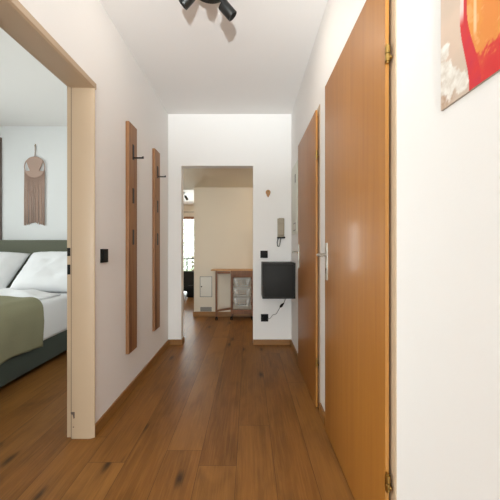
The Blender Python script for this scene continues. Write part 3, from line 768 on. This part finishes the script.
# woven lens: wide at top, narrow toward waist, closing as a V, leaves two side openings
N = 40
for k in range(N): 
    a = PI*(0.5)-0.78+1.56*k/(N-1); pts.append((cx+(rr-0.003)*math.cos(a), YB-0.015, cz+(rr-0.003)*math.sin(a)))
poly = [(cx+rr*math.cos(math.radians(d)), cz+rr*math.sin(math.radians(d))) for d in range(35, 146, 5)]
poly += [(cx-0.075, cz+0.0), (cx-0.055, cz-0.045)]
poly += [(cx+rr*math.cos(math.radians(d)), cz+rr*math.sin(math.radians(d))) for d in range(205, 336, 5)]
poly += [(cx+0.055, cz-0.045), (cx+0.075, cz+0.0)]
m.prism([(p[0], YB-0.016, p[1]) for p in poly], (0, 0.008, 0)); m.build('woven_panel', M['macrame'], mc)
m = MB(); rs = random.Random(4)
for k in range(34):
    x = cx-0.120+0.240*k/33; dx = x-cx
    zt2 = cz-math.sqrt(max(0, rr*rr-dx*dx)); zb = 1.352+0.012*rs.uniform(-1, 1)+0.020*(1-(abs(dx)/0.12))*0+0.012*math.cos(dx*26)
    sw = rs.uniform(-0.004, 0.004)
    m.tube([(x, YB-0.012, zt2), (x+sw, YB-0.013, (zt2+zb)/2), (x+sw*1.5, YB-0.011, zb)], [0.0034, 0.0036, 0.0042], 6)
fo = m.build('fringe', M['macrame'], mc, 180); fo['kind'] = 'stuff'
MB().tube([(cx, YB-0.008, cz+rr), (cx+0.004, YB-0.008, cz+rr+0.07), (cx+0.002, YB-0.006, cz+rr+0.135)], 0.004, 6).build('hanging_cord', M['macrame'], mc, 180)
MB().tube([(cx, YB, cz+rr+0.130), (cx+0.002, YB-0.016, cz+rr+0.130), (cx+0.018, YB-0.018, cz+rr+0.148)], 0.004, 8).build('hook', M['brass'], mc, 180)

# tall dark frame at left on the bedroom back wall
tf = tag(empty('tall_mirror', (-3.4, YB, 1.157)), 'tall dark brown framed panel above headboard at left edge', 'mirror')
m = MB(); fx0, fx1, fz0, fz1 = -3.85, -2.975, 1.16, 2.39
m.box(fx0, fx0+0.04, YB-0.015, YB, fz0, fz1, 0.002); m.box(fx1-0.04, fx1, YB-0.015, YB, fz0, fz1, 0.002)
m.box(fx0+0.04, fx1-0.04, YB-0.015, YB, fz1-0.04, fz1, 0.002); m.box(fx0+0.04, fx1-0.04, YB-0.015, YB, fz0, fz0+0.04, 0.002)
m.build('mirror_frame', M['darkbrown'], tf)
MB().box(fx0+0.04, fx1-0.04, YB-0.012, YB, fz0+0.04, fz1-0.04).build('mirror_glass', plain('mirror_silver', '#d0d4d4', 0.03, 1.0, 0.0), tf)

# ------------------------------------------------------------------ light
def area(name, loc, rot, sx, sy, power, col=(1, 1, 1), spread=PI):
    l = bpy.data.lights.new(name, 'AREA'); l.shape = 'RECTANGLE'; l.size = sx; l.size_y = sy; l.energy = power; l.color = col; l.spread = spread
    o = bpy.data.objects.new(name, l); COL.objects.link(o); o.location = loc; o.rotation_euler = rot; return o
def spot(name, loc, target, power, col, size=100, blend=0.6, r=0.03):
    l = bpy.data.lights.new(name, 'SPOT'); l.energy = power; l.color = col; l.spot_size = math.radians(size); l.spot_blend = blend; l.shadow_soft_size = r
    o = bpy.data.objects.new(name, l); COL.objects.link(o); o.location = loc
    o.rotation_euler = (Vector(target)-Vector(loc)).to_track_quat('-Z', 'Y').to_euler(); return o
warm = (1.0, 0.80, 0.60)
# daylight through window behind the viewer
area('rear_window_daylight', (-0.1, RY-0.2, 1.42), (math.radians(90), 0, 0), 3.5, 1.8, 170, (0.95, 0.98, 1.0))
# bedroom window daylight
area('bedroom_window_daylight', (-4.78, 1.75, 1.55), (0, math.radians(-90), 0), 1.45, 2.2, 116, (0.97, 0.985, 1.0))
# living room window daylight
area('living_window_daylight', (-2.3, 11.25, 1.1), (math.radians(-90), 0, 0), 2.5, 2.1, 330, (0.95, 0.98, 1.0))
# corridor fixture
for i, (hb, ht) in enumerate(heads):
    a = Vector(hb); b = Vector(ht); ax = (b-a).normalized()
    spot('corridor_lamp_beam', b+ax*0.02, b+ax, (6, 2.2, 0.6)[i], (1.0, 0.90, 0.78), 150, 0.8, 0.025)
# living room fixture
for hb, ht in (((-1.82, 8.58, 2.46), (-1.90, 8.55, 2.40)), ((-1.70, 8.60, 2.44), (-1.66, 8.68, 2.36))):
    a = Vector(hb); b = Vector(ht); ax = (b-a).normalized()
    spot('living_lamp_beam', b+ax*0.03, b+ax, 55, (1.0, 0.88, 0.70), 130, 0.8, 0.03)
# unseen ceiling lamp added out of view to the right, to light the hall
hl = tag(empty('ceiling_spotlight', (0.75, 4.35, 1.993)), 'added ceiling spotlight, unseen round the hall corner, lighting the hall', 'ceiling lamp')
MB().cyl((0.75, 4.35, 1.968), (0.75, 4.35, 1.993), 0.06, 32, 0.003).build('canopy', M['blackm'], hl, 40)
lp = bpy.data.lights.new('hall_fill_glow', 'POINT'); lp.energy = 9; lp.color = (1.0, 0.88, 0.74); lp.shadow_soft_size = 0.05
lo = bpy.data.objects.new('hall_fill_glow', lp); COL.objects.link(lo); lo.location = (0.75, 4.35, 1.88)
# unseen lamp stand added behind the viewer; its globe is only a fill light
fl = tag(empty('added_lamp_stand', (0.08, -2.2, 0)), 'added lamp stand, unseen behind the viewer, carrying a bare fill light', 'floor lamp')
MB().cyl((0.08, -2.2, 0), (0.08, -2.2, 0.02), 0.14, 32, 0.004).build('base', M['blackm'], fl, 40)
MB().cyl((0.08, -2.2, 0.02), (0.08, -2.2, 0.72), 0.012, 12).build('pole', M['blackm'], fl, 40)
MB().cone((0.08, -2.2, 0.71), (0.08, -2.2, 0.75), 0.05, 0.06, 24).build('shade_holder', M['blackm'], fl, 40)
lp = bpy.data.lights.new('rear_fill_glow', 'POINT'); lp.energy = 95; lp.color = (0.91, 0.975, 1.0); lp.shadow_soft_size = 0.09
lo = bpy.data.objects.new('rear_fill_glow', lp); COL.objects.link(lo); lo.location = (0.08, -2.2, 0.85)
spot('ceiling_fill_beam', (0.08, -2.2, 0.87), (0.05, 2.3, 3.45), 780, (0.92, 0.98, 1.0), 46, 1.0, 0.06)  # added unseen spot, aimed up to brighten the ceiling and upper walls

sl = bpy.data.lights.new('sun', 'SUN'); sl.energy = 5; sl.angle = 0.02; sl.color = (1, 0.96, 0.9)
so = bpy.data.objects.new('sun', sl); COL.objects.link(so); so.rotation_euler = (math.radians(32), 0, math.radians(12))
w = bpy.data.worlds.new('world'); S.world = w; w.use_nodes = True
bgn = w.node_tree.nodes['Background']; bgn.inputs[0].default_value = (0.93, 0.975, 1.0, 1); bgn.inputs[1].default_value = 3.0

# ------------------------------------------------------------------ camera
cam = bpy.data.cameras.new('camera'); cam.sensor_width = 36; cam.lens = 320/500*36
cam.shift_x = 0.003; cam.shift_y = -0.006; cam.clip_start = 0.02
co = bpy.data.objects.new('camera', cam); COL.objects.link(co); co.location = (0, 0, 1.073); co.rotation_euler = (math.radians(90), 0, 0)
S.camera = co
S.view_settings.view_transform = 'Standard'; S.view_settings.look = 'None'; S.view_settings.gamma = 1; S.view_settings.use_curve_mapping = False
S.view_settings.exposure = 0.08
for o in bpy.data.objects:
    if '_o' in o.keys(): del o['_o']
